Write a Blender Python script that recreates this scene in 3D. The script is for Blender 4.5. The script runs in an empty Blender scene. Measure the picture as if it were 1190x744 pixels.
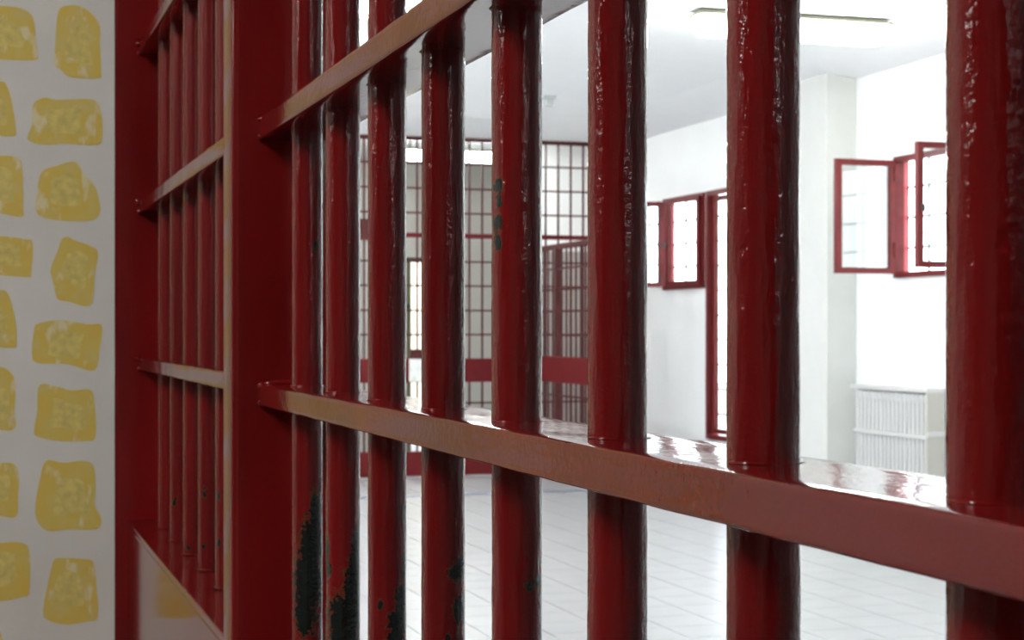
import bpy, bmesh, math, random
from mathutils import Vector, Matrix, noise as mnoise

# ------------------------------------------------------------------ camera, world, exposure
scene = bpy.context.scene
C = scene.collection
random.seed(7)
YAW = 0.3054          # the gate runs along +Y; the camera looks a little to its right
EYE = 1.27
cam = bpy.data.cameras.new('camera')
cam.sensor_width = 36.0
cam.lens = 2000.0 / 1190.0 * 36.0
cam.shift_y = 12.0 / 1190.0
cam.clip_start = 0.02
cam.dof.use_dof = True
cam.dof.focus_distance = 0.72
cam.dof.aperture_fstop = 44.0
cam_o = bpy.data.objects.new('camera', cam)
cam_o.location = (0, 0, EYE)
cam_o.rotation_euler = (math.pi / 2, 0, -YAW)
C.objects.link(cam_o)
scene.camera = cam_o

world = bpy.data.worlds.new('overcast_sky')
scene.world = world
world.use_nodes = True
wn = world.node_tree.nodes['Background']
wn.inputs['Color'].default_value = (0.86, 0.94, 1.0, 1)
wn.inputs['Strength'].default_value = 7.0

HALL_FILL = 84.0           # brightness of the hidden lamps added to fill the hall with light
CORR_FILL = 88.0           # brightness of the tube added out of view to light the corridor
scene.view_settings.view_transform = 'Standard'
scene.view_settings.look = 'None'
scene.view_settings.exposure = 0.0
scene.view_settings.gamma = 1.0
scene.view_settings.use_curve_mapping = False

# ------------------------------------------------------------------ materials
def new_mat(name):
    m = bpy.data.materials.new(name)
    m.use_nodes = True
    return m, m.node_tree, m.node_tree.nodes['Principled BSDF']

def node(nt, kind, **kw):
    n = nt.nodes.new(kind)
    for k, v in kw.items():
        setattr(n, k, v)
    return n

def ramp(nt, fac, stops):
    r = nt.nodes.new('ShaderNodeValToRGB')
    el = r.color_ramp.elements
    while len(el) > 1:
        el.remove(el[-1])
    el[0].position, el[0].color = stops[0][0], tuple(stops[0][1]) + (1,)
    for p, c in stops[1:]:
        e = el.new(p); e.color = tuple(c) + (1,)
    nt.links.new(fac, r.inputs['Fac'])
    return r

def noise_tex(nt, scale, detail=3, stretch=(1, 1, 1), vec=None, rough=0.5):
    g = nt.nodes.new('ShaderNodeNewGeometry') if vec is None else None
    src = g.outputs['Position'] if g else vec
    mp = nt.nodes.new('ShaderNodeMapping')
    mp.inputs['Scale'].default_value = stretch
    nt.links.new(src, mp.inputs['Vector'])
    n = nt.nodes.new('ShaderNodeTexNoise')
    n.inputs['Scale'].default_value = scale
    n.inputs['Detail'].default_value = detail
    n.inputs['Roughness'].default_value = rough
    nt.links.new(mp.outputs['Vector'], n.inputs['Vector'])
    return n

def plain(name, col, rough=0.5, spec=0.5, metal=0.0, var=0.0, vscale=8.0, bump=0.0, bscale=60.0):
    m, nt, b = new_mat(name)
    b.inputs['Roughness'].default_value = rough
    b.inputs['Metallic'].default_value = metal
    b.inputs['Specular IOR Level'].default_value = spec
    if var:
        n = noise_tex(nt, vscale, 4)
        lo = [c * (1 - var) for c in col]; hi = [min(1, c * (1 + var)) for c in col]
        r = ramp(nt, n.outputs['Fac'], [(0.3, lo), (0.7, hi)])
        nt.links.new(r.outputs['Color'], b.inputs['Base Color'])
    else:
        b.inputs['Base Color'].default_value = tuple(col) + (1,)
    if bump:
        n2 = noise_tex(nt, bscale, 3)
        bp = nt.nodes.new('ShaderNodeBump')
        bp.inputs['Strength'].default_value = bump
        bp.inputs['Distance'].default_value = 0.002
        nt.links.new(n2.outputs['Fac'], bp.inputs['Height'])
        nt.links.new(bp.outputs['Normal'], b.inputs['Normal'])
    return m

RED = (0.152, 0.0050, 0.0054)
def enamel(name, stretch, bump, dist, rough=0.10, wear=False, scale=170.0, lump=0.5, fine=240.0):
    """thick brushed red gloss paint: streaks, runs and lumps; worn through to old dark green where 'wear' says so"""
    m, nt, b = new_mat(name)
    n1 = noise_tex(nt, scale, 3, stretch)
    n2 = noise_tex(nt, fine, 2)
    n3 = noise_tex(nt, 14.0, 3, stretch)
    # colour
    col = ramp(nt, n3.outputs['Fac'], [(0.3, (RED[0]*0.78, RED[1]*0.75, RED[2]*0.75)), (0.72, (RED[0]*1.2, RED[1]*1.35, RED[2]*1.25))])
    out = col.outputs['Color']
    b.inputs['Roughness'].default_value = rough
    b.inputs['IOR'].default_value = 1.52
    if wear:
        at = nt.nodes.new('ShaderNodeAttribute'); at.attribute_name = 'wear'
        nw = noise_tex(nt, 330.0, 6, rough=0.7)
        ad = node(nt, 'ShaderNodeMath', operation='MULTIPLY_ADD')
        nt.links.new(nw.outputs['Fac'], ad.inputs[0]); ad.inputs[1].default_value = 1.35
        nt.links.new(at.outputs['Fac'], ad.inputs[2])
        hf = node(nt, 'ShaderNodeMath', operation='MULTIPLY'); nt.links.new(ad.outputs[0], hf.inputs[0]); hf.inputs[1].default_value = 0.5
        rk = ramp(nt, hf.outputs[0], [(0.535, (0, 0, 0)), (0.57, (1, 1, 1))])
        dk = ramp(nt, hf.outputs[0], [(0.585, (0, 0, 0)), (0.61, (1, 1, 1))])
        m1 = node(nt, 'ShaderNodeMix', data_type='RGBA'); nt.links.new(rk.outputs['Color'], m1.inputs['Factor'])
        nt.links.new(out, m1.inputs['A']); m1.inputs['B'].default_value = (0.13, 0.035, 0.014, 1)
        m2 = node(nt, 'ShaderNodeMix', data_type='RGBA'); nt.links.new(dk.outputs['Color'], m2.inputs['Factor'])
        nt.links.new(m1.outputs['Result'], m2.inputs['A']); m2.inputs['B'].default_value = (0.006, 0.010, 0.008, 1)
        out = m2.outputs['Result']
        rr = ramp(nt, hf.outputs[0], [(0.54, (rough,)*3), (0.60, (0.16,)*3)])
        nt.links.new(rr.outputs['Color'], b.inputs['Roughness'])
    nt.links.new(out, b.inputs['Base Color'])
    mx = node(nt, 'ShaderNodeMath', operation='MULTIPLY_ADD')
    nt.links.new(n2.outputs['Fac'], mx.inputs[0]); mx.inputs[1].default_value = lump
    nt.links.new(n1.outputs['Fac'], mx.inputs[2])
    bp = nt.nodes.new('ShaderNodeBump')
    bp.inputs['Strength'].default_value = bump
    bp.inputs['Distance'].default_value = dist
    nt.links.new(mx.outputs[0], bp.inputs['Height'])
    nt.links.new(bp.outputs['Normal'], b.inputs['Normal'])
    return m

M = {}
M['bar'] = enamel('red_enamel_bar', (1, 1, 0.14), 1.0, 0.0007, 0.075, wear=True, scale=210, lump=0.45, fine=330)
M['door_bar'] = enamel('red_enamel_door_bar', (1, 1, 0.14), 0.8, 0.0005, 0.24, wear=True, scale=210, lump=0.45, fine=330)
M['rail'] = enamel('red_enamel_rail', (1, 0.5, 1), 0.5, 0.00036, 0.095, scale=130, lump=0.5, fine=240)
M['post'] = enamel('red_enamel_post', (1, 1, 0.3), 0.25, 0.0005, 0.14, scale=60)
M['sheet'] = enamel('red_enamel_sheet', (1, 1, 0.3), 0.10, 0.0003, 0.10, scale=40)
M['far_red'] = plain('red_paint_far', (0.055, 0.011, 0.011), 0.5, 0.2, var=0.15)
M['plate_red'] = plain('red_paint_plate', (0.085, 0.003, 0.0045), 0.5, 0.2, var=0.08)
M['wood_red'] = plain('red_brown_window_paint', (0.105, 0.010, 0.010), 0.45, 0.2, var=0.15, vscale=20)
M['reveal'] = plain('pale_red_reveal_paint', (0.42, 0.085, 0.095), 0.5, 0.2)  # red paint made paler: the glare of daylight is put into the colour
M['white'] = plain('white_wall_paint', (0.85, 0.86, 0.86), 0.6, var=0.02, vscale=2, bump=0.1)
M['ceil'] = plain('white_ceiling_paint', (0.90, 0.915, 0.93), 0.7, var=0.01)
M['pilaster'] = plain('off_white_pilaster', (0.56, 0.57, 0.55), 0.6, var=0.02)
M['grey'] = plain('grey_back_room_paint', (0.40, 0.39, 0.36), 0.6, var=0.04, vscale=2)
M['cream'] = plain('cream_paint', (0.75, 0.68, 0.55), 0.6)
M['corr'] = plain('corridor_plaster', (0.66, 0.645, 0.615), 0.7, var=0.05, vscale=9, bump=0.25, bscale=120)
M['corr_plain'] = plain('corridor_paint', (0.30, 0.295, 0.28), 0.7, var=0.04)
M['tile'] = plain('pale_floor_tile', (0.30, 0.303, 0.307), 0.27, var=0.03, vscale=3)
M['grout'] = plain('grey_grout', (0.225, 0.228, 0.232), 0.6)
M['stripe'] = plain('blue_grey_stripe', (0.17, 0.20, 0.26), 0.3)
M['rad'] = plain('radiator_enamel', (0.50, 0.505, 0.50), 0.4)
M['rad_end'] = plain('radiator_beige', (0.40, 0.39, 0.35), 0.5)
M['black'] = plain('black_iron', (0.012, 0.011, 0.011), 0.4)
M['olive'] = plain('olive_door_frame', (0.09, 0.075, 0.035), 0.5)
M['housing'] = plain('lamp_housing', (0.20, 0.205, 0.15), 0.6, 0.2)
M['detector'] = plain('grey_plastic', (0.42, 0.45, 0.44), 0.4)
M['steel'] = plain('galvanised_steel', (0.35, 0.36, 0.38), 0.4, metal=0.6)
M['paper'] = plain('notice_paper', (0.62, 0.64, 0.60), 0.7, var=0.12, vscale=26)
M['outside'] = plain('outside_ground', (0.55, 0.55, 0.5), 0.9, var=0.1)

def emit(name, col, s):
    m = bpy.data.materials.new(name); m.use_nodes = True
    nt = m.node_tree; nt.nodes.clear()
    e = nt.nodes.new('ShaderNodeEmission'); o = nt.nodes.new('ShaderNodeOutputMaterial')
    e.inputs['Color'].default_value = tuple(col) + (1,); e.inputs['Strength'].default_value = s
    nt.links.new(e.outputs[0], o.inputs[0])
    return m
M['tube'] = emit('fluorescent_diffuser', (0.955, 0.985, 1.0), HALL_FILL)  # glow of the hidden lamps added to the hall
M['tube_corr'] = emit('fluorescent_diffuser_dim', (1.0, 0.985, 0.93), CORR_FILL)  # glow of the unseen lamp added over the corridor
M['tube_near'] = emit('fluorescent_diffuser_window_side', (1.0, 1.0, 0.93), 40.0)
M['tube_dim'] = emit('fluorescent_diffuser_far', (0.955, 0.985, 1.0), 18.0)
M['tube_corr2'] = emit('fluorescent_diffuser_corridor_end', (1.0, 0.985, 0.93), 26.0)
M['tube_back'] = emit('fluorescent_diffuser_back', (0.96, 1.0, 0.96), 60.0)

def glass():
    m = bpy.data.materials.new('window_glass'); m.use_nodes = True
    nt = m.node_tree; nt.nodes.clear()
    t = nt.nodes.new('ShaderNodeBsdfTransparent'); g = nt.nodes.new('ShaderNodeBsdfGlossy')
    t.inputs['Color'].default_value = (0.94, 0.97, 0.97, 1)
    g.inputs['Roughness'].default_value = 0.03
    fr = nt.nodes.new('ShaderNodeFresnel'); mx = nt.nodes.new('ShaderNodeMixShader'); o = nt.nodes.new('ShaderNodeOutputMaterial')
    ge = nt.nodes.new('ShaderNodeNewGeometry'); mr = nt.nodes.new('ShaderNodeMapRange')
    nt.links.new(ge.outputs['Backfacing'], mr.inputs['Value']); mr.inputs['To Min'].default_value = 1.5; mr.inputs['To Max'].default_value = 1/1.5
    nt.links.new(mr.outputs['Result'], fr.inputs['IOR'])
    nt.links.new(fr.outputs[0], mx.inputs[0]); nt.links.new(t.outputs[0], mx.inputs[1]); nt.links.new(g.outputs[0], mx.inputs[2])
    nt.links.new(mx.outputs[0], o.inputs[0])
    return m
M['glass'] = glass()

def crayon():
    m, nt, b = new_mat('yellow_crayon_paint')
    n = noise_tex(nt, 55.0, 4); n2 = noise_tex(nt, 60.0, 3, (1, 1, 0.45))
    r = ramp(nt, n.outputs['Fac'], [(0.30, (0.67, 0.46, 0.085)), (0.52, (0.65, 0.49, 0.11)), (0.72, (0.63, 0.51, 0.19))])
    st = ramp(nt, n2.outputs['Fac'], [(0.57, (0, 0, 0)), (0.66, (0.7,)*3)])
    mx = node(nt, 'ShaderNodeMix', data_type='RGBA')
    nt.links.new(st.outputs['Color'], mx.inputs['Factor']); nt.links.new(r.outputs['Color'], mx.inputs['A'])
    mx.inputs['B'].default_value = (0.72, 0.68, 0.50, 1)
    nt.links.new(mx.outputs['Result'], b.inputs['Base Color'])
    b.inputs['Roughness'].default_value = 0.75
    return m
M['crayon'] = crayon()
M['crayon_pale'] = plain('pale_crayon_fill', (0.65, 0.53, 0.165), 0.75, var=0.14, vscale=110)

# ------------------------------------------------------------------ mesh helpers
def link(name, bm, mat, parent=None, smooth=False):
    me = bpy.data.meshes.new(name)
    bmesh.ops.recalc_face_normals(bm, faces=bm.faces)
    bm.to_mesh(me); bm.free()
    if smooth:
        for p in me.polygons:
            p.use_smooth = True
    me.materials.append(mat)
    o = bpy.data.objects.new(name, me)
    C.objects.link(o)
    o.parent = parent
    return o

def inst(name, me, parent, loc=(0, 0, 0), rot=(0, 0, 0)):
    o = bpy.data.objects.new(name, me)
    o.location = loc; o.rotation_euler = rot; o.parent = parent
    C.objects.link(o)
    return o

def add_box(bm, a, b):
    x0, y0, z0 = a; x1, y1, z1 = b
    r = bmesh.ops.create_cube(bm, size=1.0, matrix=Matrix.Translation(((x0+x1)/2, (y0+y1)/2, (z0+z1)/2)) @ Matrix.Diagonal((abs(x1-x0), abs(y1-y0), abs(z1-z0), 1)))
    return r['verts']

def boxes(name, lst, mat, parent=None, bevel=0.0, seg=2):
    bm = bmesh.new()
    for a, b in lst:
        add_box(bm, a, b)
    if bevel:
        bmesh.ops.bevel(bm, geom=list(bm.edges), offset=bevel, segments=seg, affect='EDGES', profile=0.5)
    return link(name, bm, mat, parent, smooth=False)

def shade_auto(o, ang=40):
    me = o.data
    for p in me.polygons:
        p.use_smooth = True
    bm = bmesh.new(); bm.from_mesh(me)
    for e in bm.edges:
        if len(e.link_faces) == 2 and e.calc_face_angle(0) > math.radians(ang):
            e.smooth = False
    bm.to_mesh(me); bm.free()

def empty(name, loc=(0, 0, 0)):
    o = bpy.data.objects.new(name, None)
    o.location = loc
    o.empty_display_size = 0.1
    C.objects.link(o)
    return o

def tag(o, label=None, cat=None, group=None, kind=None):
    if label: o['label'] = label
    if cat: o['category'] = cat
    if group: o['group'] = group
    if kind: o['kind'] = kind
    return o

def struct(name, lst, mat, label=None, bevel=0.0):
    o = boxes(name, lst, mat, None, bevel)
    tag(o, label, None, None, 'structure')
    return o

def cyl_mesh(name, r, z0, z1, mat, seg=16, rings=1):
    bm = bmesh.new()
    rows = []
    for k in range(rings + 1):
        z = z0 + (z1 - z0) * k / rings
        rows.append([bm.verts.new((r*math.cos(2*math.pi*i/seg), r*math.sin(2*math.pi*i/seg), z)) for i in range(seg)])
    for k in range(rings):
        for i in range(seg):
            f = bm.faces.new((rows[k][i], rows[k][(i+1) % seg], rows[k+1][(i+1) % seg], rows[k+1][i])); f.smooth = True
    bm.faces.new(rows[0][::-1]); bm.faces.new(rows[-1])
    me = bpy.data.meshes.new(name); bm.to_mesh(me); bm.free()
    me.materials.append(mat)
    return me

def box_mesh(name, a, b, mat, bevel=0.0):
    bm = bmesh.new(); add_box(bm, a, b)
    if bevel:
        bmesh.ops.bevel(bm, geom=list(bm.edges), offset=bevel, segments=1, affect='EDGES')
    bmesh.ops.recalc_face_normals(bm, faces=bm.faces)
    me = bpy.data.meshes.new(name); bm.to_mesh(me); bm.free()
    me.materials.append(mat)
    return me

# ------------------------------------------------------------------ the setting
PW = 5.70        # window wall of the hall
TF = 14.60       # the far barred gate
H = 3.05         # hall ceiling
HS = 2.965       # beam soffit
TWALL = 2.263    # end wall of the corridor
WT = 0.09        # wall thickness

floor = struct('floor', [((-9.6, -16.0, -0.12), (PW + WT, 19.0, -0.006))], M['grout'], 'pale grey tiled floor running through the hall')
# tiles: the ones in view one by one, the rest joined
TS = 0.26
tile_me = box_mesh('floor_tile', (-TS/2 + 0.002, -TS/2 + 0.002, -0.006), (TS/2 - 0.002, TS/2 - 0.002, 0.0), M['tile'])
rest = bmesh.new()
nx = int((PW - 0.42) / TS); cnt = 0
cells = []
for j in range(int((TF + 15.8) / TS)):
    for i in range(nx):
        x = PW - TS * (i + 0.5) - 0.005; y = -15.8 + TS * (j + 0.5)
        px = 595 + 2000 * (x*math.cos(YAW) - y*math.sin(YAW)) / max(0.3, x*math.sin(YAW) + y*math.cos(YAW))
        depth = x*math.sin(YAW) + y*math.cos(YAW)
        vis = 6.9 < depth and 400 < px < 1130
        cells.append((0 if vis else 1, depth, x, y))
cells.sort()
for k, (v, d, x, y) in enumerate(cells):
    if k < 290 and v == 0:
        inst('floor_tile', tile_me, floor, (x, y, 0))
    else:
        q = [rest.verts.new((x + a*(TS/2 - 0.002), y + b*(TS/2 - 0.002), 0.0)) for a, b in ((-1, -1), (1, -1), (1, 1), (-1, 1))]
        rest.faces.new(q)
        w = [rest.verts.new((p.co.x, p.co.y, -0.006)) for p in q]
        for n in range(4):
            rest.faces.new((q[n], q[(n+1) % 4], w[(n+1) % 4], w[n]))
tag(link('floor_tile_field', rest, M['tile'], floor), kind='stuff')
boxes('painted_stripe', [((0.42, 12.75, 0.0), (PW, 12.90, 0.0015))], M['stripe'], floor)

ceiling = struct('ceiling', [((0.16, -16.0, H), (PW + WT, TF - 0.30, H + 0.12)), ((0.16, TF - 0.30, H), (PW + WT, 17.75, H + 0.12))], M['ceil'], 'white hall ceiling')
struct('ceiling_corridor', [((-9.6, -4.0, HS), (0.19, 2.5, HS + 0.2))], M['corr_plain'], 'low corridor ceiling on the near side of the bars')
def cove(name, pts, axis, a0, a1, label):
    bm = bmesh.new(); ends = []
    for q in (a0, a1):
        ends.append([bm.verts.new((u, q, z) if axis == 'y' else (q, u, z)) for u, z in pts])
    n = len(pts)
    for k in range(n):
        bm.faces.new((ends[0][k], ends[0][(k+1) % n], ends[1][(k+1) % n], ends[1][k]))
    bm.faces.new(ends[0]); bm.faces.new(ends[1])
    tag(link(name, bm, M['ceil']), label, None, None, 'structure')
cove('trim_1', [(PW, HS), (PW, H), (PW - 0.62, H)], 'y', -16.0, TF, 'white cove along the window wall under the ceiling')
cove('trim_2', [(TF - 0.70, H), (TF + 0.2, H), (TF + 0.2, HS), (TF - 0.05, HS)], 'x', 0.42, PW, 'white cove over the far gate')

# window wall with openings (t0, t1, z0, z1)
WIN = [(8.74, 9.845, 1.607, 2.387), (12.86, 13.72, 1.615, 2.394), (11.75, 12.81, 0.394, 2.394),
       (13.80, 14.50, 1.67, 2.385), (6.00, 7.10, 1.607, 2.387)]  # the last opening is added out of view to bring in daylight
def wall_with_holes(name, x0, x1, t0, t1, z0, z1, holes, mat, label):
    lst = []; cur = t0
    for a, b, c, d in sorted(holes):
        if a > cur: lst.append(((x0, cur, z0), (x1, a, z1)))
        if c > z0: lst.append(((x0, a, z0), (x1, b, c)))
        if d < z1: lst.append(((x0, a, d), (x1, b, z1)))
        cur = b
    lst.append(((x0, cur, z0), (x1, t1, z1)))
    return struct(name, lst, mat, label)
wall_with_holes('wall_right', PW, PW + WT, -16.0, TF + 0.2, -0.1, H + 0.12, WIN, M['white'], 'white window wall of the hall')
struct('wall_right_pilaster', [((5.481, 10.366, 0.0), (PW, 10.85, H))], M['pilaster'], 'shallow off-white pilaster on the window wall', 0.004)
struct('wall_left', [((0.30, 2.33, 0), (0.42, 19.0, H)), ((0.18, 2.33, 0), (0.30, 2.50, H))], M['white'], 'hall wall continuing beyond the barred door')
struct('wall_near', [((0.19, -16.0, 0), (0.32, 0.2255, H)), ((0.19, 0.2255, 2.4205), (0.32, 2.33, H))], M['corr_plain'], 'wall around and above the bars')
struct('wall_behind', [((-9.6, -4.12, 0), (0.19, -4.0, H)), ((0.19, -16.12, 0), (PW + WT, -16.0, H))], M['corr_plain'], 'wall behind the viewer')
struct('wall_corridor_left', [((-9.6, -4.0, 0), (-9.48, TWALL, HS))], M['corr_plain'], 'plain corridor wall')

# back room beyond the far gate
struct('wall_back', [((0.42, 17.6, 0), (4.34, 17.75, H)), ((4.93, 17.6, 0), (5.79, 17.75, H)), ((4.34, 17.6, 2.0), (4.93, 17.75, H))], M['grey'], 'grey wall at the back of the room beyond the far gate')
struct('wall_back_pier', [((4.99, 15.5, 0), (5.72, 15.65, H))], M['white'], 'white wall section just behind the far gate')
struct('wall_back_right', [((5.72, TF + 0.2, 0), (5.79, 17.6, H))], M['grey'], 'side wall of the back room')
struct('wall_back_dado', [((4.99, 15.49, 0), (5.72, 15.4985, 2.02))], M['grey'], 'grey painted lower part of the white wall behind the far gate')
d1 = empty('door_1', (4.64, 17.55, 0)); tag(d1, 'doorway with dark olive frame in the grey back wall', None, None, 'structure')
for xx, nm in ((4.395, 'door_post'), (4.915, 'door_post')):
    boxes(nm, [((xx - 0.02 - 4.64, -0.03, 0), (xx + 0.02 - 4.64, 0.05, 2.02))], M['olive'], d1, 0.003)
boxes('door_head', [((-0.30, -0.03, 1.985), (0.30, 0.05, 2.035))], M['black'], d1, 0.003)
for z in (1.52, 2.0):
    boxes('hinge', [((-0.30, -0.06, z - 0.02), (-0.24, -0.03, z + 0.02))], M['black'], d1, 0.002)
struct('wall_yard', [((3.2, 19.6, 0), (6.5, 19.8, 2.9))], M['cream'], 'cream wall outside the back doorway')

# corridor end wall with hand-painted yellow stones
TWALL = 2.263
ew = struct('wall_corridor_end', [((-9.6, TWALL, 0), (0.178, TWALL + 0.20, HS))], M['corr'], 'off-white corridor wall painted with yellow stones')
ca, sa = math.cos(YAW), math.sin(YAW)
def on_wall(px, py):
    """point of the end wall plane (x, z) for a place measured in the 1190x744 frame"""
    k = (px - 595.0) / 2000.0
    x = TWALL * (sa + k*ca) / (ca - k*sa)
    d = x*sa + TWALL*ca
    return x, EYE - (py - 384.0) / 2000.0 * d
def smooth_loop(pts, sub=4):
    n = len(pts); out = []
    for i in range(n):
        p0, p1, p2, p3 = (Vector(pts[(i + j - 1) % n]) for j in range(4))
        for s in range(sub):
            t = s / sub
            out.append(0.5*((2*p1) + (p2 - p0)*t + (2*p0 - 5*p1 + 4*p2 - p3)*t*t + (3*p1 - p0 - 3*p2 + p3)*t**3))
    return out
def stone(pts):
    loop = smooth_loop(pts)
    c = sum(loop, Vector((0, 0))) / len(loop)
    bm = bmesh.new()
    f = [bm.verts.new((p.x - c.x, -0.0006, p.y - c.y)) for p in loop]
    bk = [bm.verts.new((p.x - c.x, 0.0, p.y - c.y)) for p in loop]
    bm.faces.new(f); n = len(f)
    for i in range(n):
        bm.faces.new((f[i], f[(i+1) % n], bk[(i+1) % n], bk[i]))
    o = link('painted_stone', bm, M['crayon'], ew)
    o.location = (c.x, TWALL, c.y)
    # paler filling stroke inside
    bm = bmesh.new()
    rnd = random.Random(int(c.x*9999 + c.y*777))
    ph = rnd.random()*6
    ks = [0.52 + 0.07*math.sin(i*0.35 + ph) for i in range(n)]
    off = Vector((rnd.uniform(-0.004, 0.004), rnd.uniform(-0.004, 0.004)))
    g = [bm.verts.new(((p.x - c.x)*k + off.x, -0.0010, (p.y - c.y)*k + off.y)) for p, k in zip(loop, ks)]
    gb = [bm.verts.new((v.co.x, -0.0006, v.co.z)) for v in g]
    bm.faces.new(g)
    for i in range(n):
        bm.faces.new((g[i], g[(i+1) % n], gb[(i+1) % n], gb[i]))
    link('pale_fill', bm, M['crayon_pale'], o)
STONES = [
 [(67.6,14),(79,6.4),(94.5,7.7),(107,16.6),(116,30.6),(116,51),(117.4,84),(115,90.6),(89,90.6),(76.6,87),(71.5,81.7),(62.5,74),(64,53.6)],
 [(38,122.5),(51,113.6),(66,116),(102,115),(112,118.7),(117.4,130),(118.7,158),(112,168.5),(76.6,167),(51,168.5),(32,162),(37,145.5)],
 [(48.5,200),(66,192.6),(87,188),(97,201.5),(107,211.7),(113.6,225.7),(116,247.4),(102,257),(58.7,255),(42,246),(43.4,223)],
 [(72,278),(79,275.5),(87,279.4),(102,284.5),(113.6,293.4),(109.8,320),(107,351),(98,356),(81.7,351),(66.4,347),(61,325),(59,312.5),(67.6,289.6)],
 [(44.7,376),(71.5,372),(102,377),(118,378),(116,403),(109.8,430.5),(79,423.4),(43.4,422),(37,410.6),(39.6,384)],
 [(46,447.6),(69,450),(84,454),(104.7,452.8),(109.8,469),(111,507.6),(99.6,512.8),(69,512.8),(43.4,507.6),(39.6,500),(43.4,477)],
 [(53.6,535.7),(74,538),(94.5,535.7),(108.5,541),(111,569),(109.8,587),(117.4,602.5),(112,615),(81.7,615),(53.6,616.5),(40.8,597),(46,559)],
 [(63.8,649.7),(74,648.5),(94.5,649.7),(108.5,653.6),(112,681.7),(113.6,717.4),(102,722.5),(76.6,726),(56,721),(49.8,712),(55,681.7),(60,658.7)],
 [(-25,12),(0,7),(25,10),(38,20),(42,45),(44,62),(40,70),(0,69),(-20,68),(-28,45)],
 [(-30,98),(0,94.5),(8,100),(14,120),(19,152),(16,158),(0,158),(-28,157)],
 [(-25,184),(0,181),(22,184),(26,200),(27,240),(25,252),(0,248),(-28,245)],
 [(-20,278),(0,274.5),(30,278),(38,283),(36,318),(33,322),(0,320),(-25,318)],
 [(-30,338),(0,337),(10,343),(18,375),(19,400),(15,404),(0,404),(-28,400)],
 [(-26,428),(0,426),(14,435),(18,450),(17,480),(19,492),(14,500),(0,500),(-27,498)],
 [(-20,540),(0,538),(15,539),(22,550),(21,575),(19,600),(0,600),(-22,598)],
 [(-20,633),(0,631),(25,631),(34,642),(34,688),(25,694),(0,699),(-22,695)],
 [(-22,738),(-4,735),(2,740),(3,775),(-3,790),(-24,788)],
 [(52,760),(78,757),(108,762),(112,800),(104,828),(70,830),(48,822)],
 [(50,-68),(80,-74),(110,-66),(116,-30),(108,-14),(66,-12),(44,-24)],
 [(-26,-70),(4,-72),(24,-64),(30,-30),(20,-12),(-10,-10),(-28,-20)]]
for s in STONES:
    stone([on_wall(*p) for p in s])
rs = random.Random(3)
for ci in range(-2, 7):                        # the same pattern going on to the left along the wall
    zc = 0.62 + rs.uniform(0, 0.05)
    while zc < 2.1:
        w = rs.uniform(0.030, 0.042); h = rs.uniform(0.028, 0.045)
        xc = -0.055 - ci * 0.090 + rs.uniform(-0.008, 0.008)
        if ci >= 0 or zc < 0.74 or zc > 1.82:
          stone([(xc + w*math.copysign(abs(math.cos(a))**0.6, math.cos(a))*rs.uniform(0.85, 1.08), zc + h*math.copysign(abs(math.sin(a))**0.6, math.sin(a))*rs.uniform(0.85, 1.08)) for a in [i*math.pi/5 for i in range(10)]])
        zc += 2*h + rs.uniform(0.018, 0.030)

# ------------------------------------------------------------------ the near barred gate
PB = 0.2329                    # plane of the bars
RF, RB = 0.208, 0.2578         # front and back of the flat rails
PF, PBK = 0.1873, 0.2850       # front and back of the posts
BAR_R = 0.02249 / 2
BT = [1.2316 - 0.125*i for i in range(8)]
# worn patches on the bars: (place across the bar -1..1, picture row, half size across, half size along in rows)
WEAR = {0: [(0.55, 596, 0.40, 26), (0.25, 632, 0.75, 34), (0.05, 676, 0.95, 40), (-0.1, 712, 0.7, 24), (0.5, 287, 0.14, 6)],
        1: [(0.85, 645, 0.35, 35), (0.6, 682, 0.6, 34), (0.1, 716, 1.0, 30), (0.1, 750, 1.0, 30), (-0.9, 640, 0.12, 20), (-0.8, 660, 0.15, 10)],
        2: [(0.75, 700, 0.35, 24), (0.55, 722, 0.5, 16), (-0.35, 700, 0.14, 6), (0.95, 596, 0.14, 16), (0.9, 655, 0.12, 14), (0.4, 745, 0.5, 16)],
        3: [(0.55, 662, 0.32, 10), (0.85, 655, 0.2, 14), (0.80, 706, 0.35, 16), (0.2, 738, 0.15, 6)],
        4: [(-0.74, 218, 0.2, 9), (-0.72, 236, 0.12, 6), (-0.76, 260, 0.2, 9), (-0.75, 283, 0.16, 10), (0.50, 677, 0.2, 7), (0.9, 672, 0.14, 10)],
        5: [], 6: [], 7: []}
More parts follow.
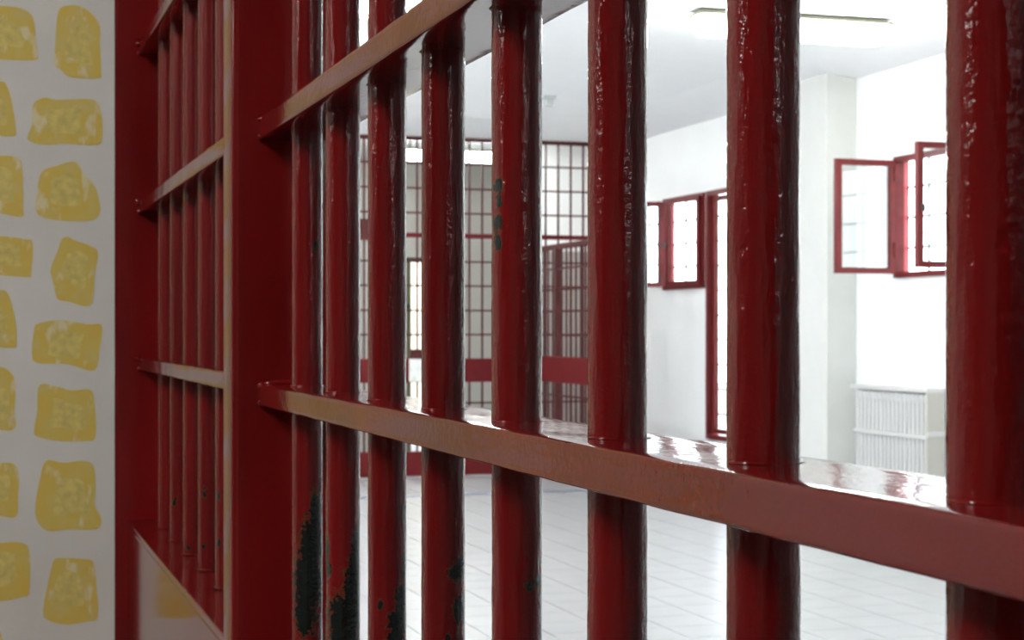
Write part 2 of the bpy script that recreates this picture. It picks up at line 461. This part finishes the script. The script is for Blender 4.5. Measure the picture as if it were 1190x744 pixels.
def worn_bar(t, spots, z0, z1, fine0=0.98, fine1=1.56, seg=48, seed=0):
    zs = [z0 + (fine0 - z0)*k/6 for k in range(6)] + [fine0 + (fine1 - fine0)*k/260 for k in range(261)] + [fine1 + (z1 - fine1)*k/6 for k in range(1, 7)]
    d = Vector((-PB, -t)).normalized()           # towards the viewer's side of the bar
    rgt = Vector((-d.y, d.x))
    if rgt.x*ca - rgt.y*sa < 0: rgt = -rgt
    depth = PB*sa + t*ca
    sp = []
    for fx, py, rx, ry in spots:
        sp.append((fx, EYE - (py - 384.0)/2000.0*depth, rx, ry/2000.0*depth))
    bm = bmesh.new()
    lay = bm.verts.layers.float.new('wear')
    rows = []
    for z in zs:
        row = []
        for i in range(seg):
            a = 2*math.pi*i/seg
            n = Vector((math.cos(a), math.sin(a)))
            r = BAR_R + 0.00022*mnoise.noise(Vector((n.x*2 + seed*7.1, n.y*2, z*34))) + 0.00012*mnoise.noise(Vector((n.x*6, n.y*6 + seed*3, z*130)))
            v = bm.verts.new((n.x*r, n.y*r, z))
            w = 0.0
            f = n.dot(d)
            if f > -0.25 and sp:
                fx = n.dot(rgt)
                for sx, sz, rx, rz in sp:
                    q = math.hypot((fx - sx)/rx, (z - sz)/rz)
                    w = max(w, 1.0 - 0.5*q)
            v[lay] = max(0.0, w)
            row.append(v)
        rows.append(row)
    for k in range(len(zs) - 1):
        for i in range(seg):
            bm.faces.new((rows[k][i], rows[k][(i+1) % seg], rows[k+1][(i+1) % seg], rows[k+1][i]))
    return bm

def blob(name, loc, r, mat, parent, sq=(1, 1, 1)):
    bm = bmesh.new()
    bmesh.ops.create_icosphere(bm, subdivisions=2, radius=r, matrix=Matrix.Diagonal((sq[0], sq[1], sq[2], 1)))
    for v in bm.verts:
        v.co *= 1 + 0.25*mnoise.noise(v.co*300 + Vector(loc)*50)
    o = link(name, bm, mat, parent, smooth=True); o.location = loc
    return o
gate = empty('barred_gate', (0.24, 0.79, 0))
tag(gate, 'near glossy red barred gate of thick round bars through flat rails', 'gate')
G0 = Vector((0.24, 0.79, 0))
T0, T1 = 0.278, 1.2936
RAIL0 = 1.2214
for i, t in enumerate(BT):
    o = link('bar', worn_bar(t, WEAR[i], 0.03, 2.38, seed=i), M['bar'], gate, smooth=True)
    o.location = Vector((PB, t, 0)) - G0
    for zr in (RAIL0, RAIL0 + 0.2001):
        for sg in (-1, 1):
            blob('weld_bead', (0, 0, zr + sg*0.0082), 0.0121, M['rail'], o, (1, 1, 0.12))
def rounded_post(name, x0, x1, y0, y1, z0, z1, r, parent, org, mat):
    bm = bmesh.new()
    add_box(bm, (x0 - org[0], y0 - org[1], z0), (x1 - org[0], y1 - org[1], z1))
    es = [e for e in bm.edges if abs(e.verts[0].co.z - e.verts[1].co.z) > 0.1]
    bmesh.ops.bevel(bm, geom=es, offset=r, segments=5, affect='EDGES', profile=0.5)
    o = link(name, bm, mat, parent); shade_auto(o); return o
rounded_post('post', PF, PBK, T1, 1.342, 0, 2.42, 0.006, gate, G0, M['post'])
rounded_post('post', PF, PBK, 0.2285, T0, 0, 2.42, 0.006, gate, G0, M['post'])

def rail_bm(x0, x1, y0, y1, z0, z1, seed, n=90):
    """flat bar with rounded edges and slightly wavy hand-painted surface"""
    prof = []
    r = 0.0014
    for cx, cz, a0 in ((x1 - r, z1 - r, 0), (x0 + r, z1 - r, 90), (x0 + r, z0 + r, 180), (x1 - r, z0 + r, 270)):
        for k in range(4):
            a = math.radians(a0 + 30*k)
            prof.append((cx + r*math.cos(a), cz + r*math.sin(a)))
    # split the long top and bottom faces
    full = []
    m = len(prof)
    for i in range(m):
        p, q = prof[i], prof[(i+1) % m]
        full.append(p)
        if math.hypot(q[0]-p[0], q[1]-p[1]) > 0.008:
            s = 8
            for j in range(1, s):
                full.append((p[0] + (q[0]-p[0])*j/s, p[1] + (q[1]-p[1])*j/s))
    bm = bmesh.new(); rows = []
    for k in range(n + 1):
        y = y0 + (y1 - y0)*k/n
        rows.append([bm.verts.new((x + 0.0003*mnoise.noise(Vector((x*40, y*22, z*40 + seed))), y, z + 0.00035*mnoise.noise(Vector((x*60 + 9, y*26, seed))))) for x, z in full])
    m = len(full)
    for k in range(n):
        for i in range(m):
            bm.faces.new((rows[k][i], rows[k][(i+1) % m], rows[k+1][(i+1) % m], rows[k+1][i]))
    bm.faces.new(rows[0][::-1]); bm.faces.new(rows[-1])
    return bm
RAILZ = [1.2214 + 0.2001*k for k in range(0, 6)]
for k, zc in enumerate(RAILZ):
    o = link('rail', rail_bm(RF - G0.x, RB - G0.x, T0 - G0.y, T1 - G0.y, zc - 0.0080, zc + 0.0080, k*3.3), M['rail'], gate)
    shade_auto(o, 30)
    if k < 2:
        for dz in (-0.006, 0.007):
            blob('weld_bead', (RF - G0.x + 0.002, T1 - G0.y - 0.001, zc + dz), 0.0035, M['rail'], o, (1, 1, 0.8))
        wb = blob('weld_bead', (PB - G0.x - 0.002, T1 - G0.y - 0.001, zc + 0.0085), 0.003, M['rail'], o, (7, 1.2, 1.0))
boxes('top_rail', [((RF - G0.x, T0 - G0.y, 2.37), (RB - G0.x, T1 - G0.y, 2.41))], M['rail'], gate, 0.003)
boxes('sheet_panel', [((0.1942 - G0.x, T0 - G0.y, 0.02), (0.30 - G0.x, T1 - G0.y, 1.018))], M['sheet'], gate, 0.003)

# the barred door beyond it, further along the same line
door = empty('barred_door', (0.24, 1.80, 0))
tag(door, 'red barred door further back, between the post and the stone-painted wall', 'door')
D0 = Vector((0.24, 1.80, 0))
J0 = 2.262
def simple_bar(i, t):
    o = link('bar', worn_bar(t, {1: [(-0.55, 584, 0.2, 4), (-0.4, 578, 0.12, 3)], 3: [(-0.45, 574, 0.2, 4), (-0.35, 566, 0.12, 3), (-0.5, 634, 0.2, 3)], 4: [(-0.75, 575, 0.15, 6), (-0.7, 630, 0.16, 5)], 2: [(-0.5, 636, 0.2, 3)]}.get(i, []), 1.01, 2.38, 1.012, 1.70, seg=32, seed=20 + i), M['door_bar'], door, smooth=True)
    o.location = Vector((PB, t, 0)) - D0
    blob('weld_bead', (0, 0, 1.027), 0.0130, M['rail'], o, (1, 1, 0.14))
for i in range(7):
    simple_bar(i, 2.150 - 0.1285*i)
DR = [1.2270, 1.4290, 1.6335, 1.838, 2.042, 2.246]
for k, zc in enumerate(DR):
    o = link('rail', rail_bm(RF - D0.x, RB - D0.x, 1.342 - D0.y, J0 - D0.y, zc - 0.0078, zc + 0.0078, 50 + k*3.3), M['rail'], door)
    shade_auto(o, 30)
    if k < 3:
        blob('weld_bead', (RF - D0.x - 0.001, J0 - D0.y - 0.002, zc + 0.007), 0.0045, M['rail'], o)
        blob('weld_bead', (RF - D0.x + 0.001, J0 - D0.y - 0.001, zc - 0.006), 0.0035, M['rail'], o)
boxes('top_rail', [((RF - D0.x, 1.342 - D0.y, 2.37), (RB - D0.x, J0 - D0.y, 2.41))], M['rail'], door, 0.003)
boxes('sheet_panel', [((0.1942 - D0.x, 1.342 - D0.y, 0.02), (0.2855 - D0.x, J0 - D0.y, 1.018))], M['sheet'], door, 0.002)
boxes('ledge', [((0.1937 - D0.x, 1.342 - D0.y, 1.0182), (0.2855 - D0.x, J0 - D0.y, 1.0256))], M['rail'], door, 0.0012)
rounded_post('jamb', 0.1765, PBK, J0, 2.325, 0, 2.42, 0.007, door, D0, M['post'])
for k in range(16):
    z = 0.92 + 0.045*k + random.uniform(-0.012, 0.012)
    blob('weld_bead', (0.1805 - D0.x, J0 - D0.y + 0.0045, z), random.uniform(0.0018, 0.0032), M['rail'], door, (1, 1, 1.8))

# ------------------------------------------------------------------ far barred gate
fg = empty('far_gate', (3.0, TF, 0)); F0 = Vector((3.0, TF, 0))
tag(fg, 'red grid gate closing the far end of the hall', 'gate')
vb = box_mesh('grid_bar', (-0.008, -0.008, 0.02), (0.008, 0.008, HS - 0.02), M['far_red'])
x = 5.275 + 0.118*2
while x > 0.45:
    inst('grid_bar', vb, fg, (x - F0.x, 0, 0)); x -= 0.1185
for z in [0.42, 0.63, 1.232, 1.444, 1.660, 1.873, 2.298, 2.514, 2.730]:
    boxes('cross_bar', [((0.45 - F0.x, -0.014, z - 0.008), (5.66 - F0.x, -0.002, z + 0.008))], M['far_red'], fg)
boxes('head_rail', [((0.45 - F0.x, -0.03, 2.082), (5.66 - F0.x, 0.02, 2.122))], M['plate_red'], fg, 0.003)
boxes('top_rail', [((0.45 - F0.x, -0.025, HS - 0.034), (5.66 - F0.x, 0.025, HS))], M['far_red'], fg, 0.003)
boxes('lock_plate', [((0.45 - F0.x, -0.035, 0.815), (5.66 - F0.x, -0.015, 1.022))], M['plate_red'], fg, 0.003)
boxes('kick_plate', [((0.45 - F0.x, -0.035, 0.0), (5.66 - F0.x, -0.01, 0.212))], M['plate_red'], fg, 0.003)
boxes('lock_box', [((3.16 - F0.x, -0.09, 2.05), (3.33 - F0.x, -0.03, 2.23))], M['far_red'], fg, 0.006)
boxes('latch_block', [((3.665 - F0.x, -0.05, 1.022), (3.80 - F0.x, -0.02, 1.105))], M['far_red'], fg, 0.004)
nt_o = boxes('notice', [((-0.07, -0.002, -0.10), (0.07, 0.002, 0.10))], M['paper'], None)
nt_o.location = (3.722, TF - 0.0385, 0.922)
tag(nt_o, 'small white paper notice on the red plate of the far gate', 'notice')

# side railing that comes forward from the far gate
PS = 4.75
sp = empty('grid_railing', (PS, 13.6, 0)); S0 = Vector((PS, 13.6, 0))
tag(sp, 'low red grid railing standing forward of the far gate', 'railing')
sb = box_mesh('railing_bar', (-0.007, -0.007, 0.02), (0.007, 0.007, 1.97), M['far_red'])
t = TF - 0.10
while t > 12.62:
    if abs(t - 13.77) > 0.045:
        inst('railing_bar', sb, sp, (0, t - S0.y, 0))
    t -= 0.118
boxes('railing_top', [((-0.02, 12.58 - S0.y, 1.955), (0.02, TF - 0.04 - S0.y, 2.0))], M['far_red'], sp, 0.003)
for z in (0.40, 0.72, 1.23, 1.43, 1.615, 1.79):
    boxes('cross_bar', [((-0.012, 12.58 - S0.y, z - 0.008), (-0.002, TF - 0.04 - S0.y, z + 0.008))], M['far_red'], sp)
boxes('lock_plate', [((-0.03, 12.58 - S0.y, 0.83), (-0.013, TF - 0.04 - S0.y, 1.05))], M['plate_red'], sp, 0.003)
for tt in (13.77, 12.61):
    boxes('railing_post', [((-0.028, tt - 0.028 - S0.y, 0), (0.028, tt + 0.028 - S0.y, 1.97))], M['far_red'], sp, 0.004)

# ------------------------------------------------------------------ windows
def frame_ring(name, w, h, prof, depth, mat, parent, loc=(0, 0, 0), rot=0.0, inner_x=None):
    """rectangular ring in the local YZ plane: y from 0 to w, z from 0 to h; x thickness = depth"""
    bm = bmesh.new(); d0, d1 = -depth/2, depth/2
    add_box(bm, (d0, 0, 0), (d1, prof, h)); add_box(bm, (d0, w - prof, 0), (d1, w, h))
    add_box(bm, (d0, prof, 0), (d1, w - prof, prof)); add_box(bm, (d0, prof, h - prof), (d1, w - prof, h))
    o = link(name, bm, mat, parent); o.location = loc; o.rotation_euler = (0, 0, rot)
    return o
def sash(parent, hinge, width, z0, h, ang, prof=0.038, handle=True, hside=1):
    """hinge: (x,y) local; width along local +Y turned by ang"""
    s = frame_ring('sash', width, h, prof, 0.04, M['wood_red'], parent, (hinge[0], hinge[1], z0), ang)
    boxes('glass', [((-0.003, prof, prof), (0.003, width - prof, h - prof))], M['glass'], s)
    for z in (0.14*h, 0.82*h):
        boxes('hinge', [((-0.028, -0.012, z), (-0.012, 0.012, z + 0.10))], M['wood_red'], s, 0.002)
    if handle:
        boxes('handle', [((-0.05*hside - 0.01, width - prof*0.7, h*0.44), (-0.05*hside + 0.01, width - prof*0.35, h*0.50)),
                         ((-0.05*hside, width - prof*0.7, h*0.475), (0.0, width - prof*0.35, h*0.495))], M['black'], s)
    return s
vg_cache = {}
def grille(parent, w, h, z0):
    n = max(2, int(round(w/0.26))); m = max(2, int(round(h/0.2)))
    for i in range(1, n):
        boxes('grille_bar', [((WT - 0.02, w*i/n - 0.008, z0), (WT - 0.004, w*i/n + 0.008, z0 + h))], M['steel'], parent)
    for j in range(1, m):
        boxes('grille_rung', [((WT - 0.012, 0.0, z0 + h*j/m - 0.008), (WT + 0.004, w, z0 + h*j/m + 0.008))], M['steel'], parent)
def window(n, spec, label, sashes, prof=0.036):
    a, b, z0, z1 = spec
    w = empty('window_%d' % n, (PW, a, 0)); tag(w, label, None, None, 'structure')
    W = b - a; Hh = z1 - z0
    fr = frame_ring('window_frame', W, Hh, prof, 0.06, M['wood_red'], w, (0.01, 0, z0))
    boxes('reveal_lining', [((0.04, 0.0, z0), (WT, 0.012, z1)), ((0.04, W - 0.012, z0), (WT, W, z1)),
                            ((0.04, 0.012, z0), (WT, W - 0.012, z0 + 0.012)), ((0.04, 0.012, z1 - 0.012), (WT, W - 0.012, z1))], M['reveal'], w)
    grille(w, W, Hh, z0)
    for sd, ang, wd in sashes:
        if sd == 'far':      # hinged on the side away from the viewer, swings into the hall
            sash(w, (-0.03, W - 0.03), wd, z0 + 0.026, Hh - 0.052, ang, handle=False)
        else:
            sash(w, (-0.03, 0.03), wd, z0 + 0.026, Hh - 0.052, ang)
    return w
R = math.radians
# local +Y turned by +90 deg points to -X, into the hall
window(1, WIN[0], 'open casement window with red frame above the radiator', [('far', R(92), 0.43), ('near', R(90), 0.46)])
window(2, WIN[1], 'high red framed window beside the tall window', [('near', R(8), 0.52), ('far', R(95), 0.40)])
window(3, WIN[2], 'tall red framed window with outside bars', [])
window(4, WIN[3], 'high window in the far corner of the hall', [], 0.018)
window(5, WIN[4], 'high red framed window nearer the viewer', [])  # unseen window put in for extra daylight
boxes('glass', [((0.02, 0.018, 1.688), (0.026, WIN[3][1] - WIN[3][0] - 0.018, 2.367))], M['glass'], bpy.data.objects['window_4'])
for wn_, spec in (('window_3', WIN[2]), ('window_5', WIN[4])):
    p = bpy.data.objects[wn_]; W = spec[1] - spec[0]
    for k in range(2):
        s = frame_ring('sash', W/2 - 0.045, spec[3] - spec[2] - 0.09, 0.04, 0.04, M['wood_red'], p, (0.035, 0.045 + k*(W/2 - 0.045), spec[2] + 0.045))
        boxes('glass', [((-0.003, 0.04, 0.04), (0.003, W/2 - 0.085, spec[3] - spec[2] - 0.13))], M['glass'], s)
# daylight portals in the openings
for a, b, z0, z1 in WIN:
    L = bpy.data.lights.new('window_daylight', 'AREA'); L.shape = 'RECTANGLE'; L.size = z1 - z0; L.size_y = b - a
    L.cycles.is_portal = True
    lo = bpy.data.objects.new('window_daylight', L); C.objects.link(lo)
    lo.location = (PW + WT + 0.01, (a + b)/2, (z0 + z1)/2); lo.rotation_euler = (0, math.pi/2, 0)
struct('ground', [((PW + WT, -30, -0.8), (60, 60, -0.7)), ((-5, 19.0, -0.8), (PW + WT, 60, -0.1))], M['outside'], 'open ground outside the windows')

# ------------------------------------------------------------------ radiator under the open window
rad = empty('radiator', (5.62, 9.70, 0)); R0 = Vector((5.62, 9.70, 0))
tag(rad, 'pale column radiator under the open window', 'radiator')
col = bmesh.new()
for xo in (-0.03, 0.03):
    add_box(col, (xo - 0.013, -0.017, 0.14), (xo + 0.013, 0.017, 0.86))
for zc in (0.14, 0.84):
    add_box(col, (-0.045, -0.021, zc - 0.02), (0.045, 0.021, zc + 0.04))
bmesh.ops.bevel(col, geom=list(col.edges), offset=0.006, segments=1, affect='EDGES')
bmesh.ops.recalc_face_normals(col, faces=col.faces)
col_me = bpy.data.meshes.new('radiator_column'); col.to_mesh(col_me); col.free(); col_me.materials.append(M['rad'])
for i in range(18):
    inst('radiator_column', col_me, rad, (0, 9.28 + 0.05*i - R0.y, 0))
boxes('top_cover', [((-0.06, 9.24 - R0.y, 0.885), (0.075, 10.19 - R0.y, 0.915))], M['rad'], rad, 0.004)
boxes('mid_strip', [((-0.05, 9.26 - R0.y, 0.60), (-0.035, 10.17 - R0.y, 0.625))], M['rad'], rad, 0.002)
boxes('end_panel', [((-0.055, 9.24 - R0.y, 0.10), (0.07, 9.252 - R0.y, 0.885))], M['rad_end'], rad, 0.003)
boxes('end_strip', [((-0.055, 9.232 - R0.y, 0.62), (0.07, 9.24 - R0.y, 0.65))], M['rad'], rad)
for tt in (9.40, 10.02):
    boxes('foot', [((-0.03, tt - 0.02 - R0.y, 0.0), (0.03, tt + 0.02 - R0.y, 0.15))], M['rad'], rad, 0.003)

# ------------------------------------------------------------------ lamps
def capsule(w, l, h, n=10):
    """rounded-ended shallow diffuser along local X, hanging below z = 0"""
    bm = bmesh.new(); top = []; bot = []
    pts = []
    for k in range(n + 1):
        a = -math.pi/2 + math.pi*k/n
        pts.append((l/2 - w/2*0.6 + 0.6*w/2*math.cos(a), w/2*math.sin(a)))
    for k in range(n + 1):
        a = math.pi/2 + math.pi*k/n
        pts.append((-l/2 + w/2*0.6 + 0.6*w/2*math.cos(a), w/2*math.sin(a)))
    loops = []
    for s, z in ((1.0, 0.0), (1.0, -h*0.55), (0.9, -h*0.85), (0.72, -h)):
        loops.append([bm.verts.new((x - (1 - s)*w*0.5*(1 if x > 0 else -1), y*s, z)) for x, y in pts])
    m = len(pts)
    for q in range(3):
        for i in range(m):
            bm.faces.new((loops[q][i], loops[q][(i+1) % m], loops[q+1][(i+1) % m], loops[q+1][i]))
    bm.faces.new(loops[0]); bm.faces.new(loops[-1])
    return bm
def lamp(loc, label, mat, rz=0.0, group=None):
    o = empty('fluorescent_lamp', loc); o.rotation_euler = (0, 0, rz)
    tag(o, label, 'lamp', group)
    boxes('housing', [((-0.57, -0.05, -0.018), (0.57, 0.05, 0.0)), ((-0.60, -0.09, -0.036), (0.60, 0.09, -0.018))], M['housing'], o, 0.002)
    d = link('diffuser', capsule(0.17, 1.19, 0.10), mat, o, smooth=False); d.location = (0, 0, -0.0365)
    return o
lamp((4.435, 8.80, H), 'long fluorescent ceiling lamp lit in the hall, behind the second bar from the right', M['tube_near'])
lamp((1.60, 8.80, H), 'fluorescent ceiling lamp of the hall hidden behind the red post, midway down the hall', M['tube'])  # added hidden lamp, raises the light midway down the hall
lamp((1.60, 12.5, H), 'fluorescent ceiling lamp of the hall second from the far gate', M['tube'])  # added hidden lamp for the brightness of the far hall
lamp((1.60, 10.6, H), 'fluorescent ceiling lamp of the hall hidden behind the leftmost near bars', M['tube'])  # hidden addition that brightens the far walls and ceiling
lamp((1.60, 14.0, H), 'fluorescent ceiling lamp of the hall right beside the far gate', M['tube'])  # also added and hidden, brightens the far end
lamp((4.435, 6.0, H), 'fluorescent ceiling lamp of the hall nearer the viewer, on the window side', M['tube'])  # added out of view to raise the light in the hall
lamp((1.60, 6.0, H), 'fluorescent ceiling lamp of the hall nearer the viewer, on the gate side', M['tube'])  # its unseen partner on the gate side, added for the same light
bl = lamp((4.22, 15.2, H - 0.10), 'lit fluorescent lamp seen through the far grid gate', M['tube_back'])
bl.scale = (1, 1, 0.8); bl.location.z -= 0.02
for xx in (-0.4, 0.4):
    boxes('hanger', [((xx - 0.008, -0.008, -0.005), (xx + 0.008, 0.008, 0.152))], M['housing'], bl)
lamp((-1.7, 0.2, HS), 'fluorescent lamp on the corridor ceiling before the stone-painted wall', M['tube_corr'])  # unseen lamp added to set the light on corridor wall and bars

lamp((4.0, -8.0, H), 'fluorescent ceiling lamp of the hall behind the viewer, nearer one', M['tube_dim'])
lamp((4.0, -12.0, H), 'fluorescent ceiling lamp of the hall behind the viewer, farther one', M['tube_dim'])
lamp((-7.6, 1.0, HS), 'fluorescent lamp at the far left end of the corridor ceiling', M['tube_corr2'], math.pi/2)
det = empty('ceiling_detector', (4.20, 12.4, H)); tag(det, 'small grey detector box on the hall ceiling', 'detector')
boxes('base', [((-0.05, -0.05, -0.02), (0.05, 0.05, 0.0))], M['detector'], det, 0.004)
boxes('body', [((-0.035, -0.035, -0.075), (0.035, 0.035, -0.02))], M['detector'], det, 0.01)
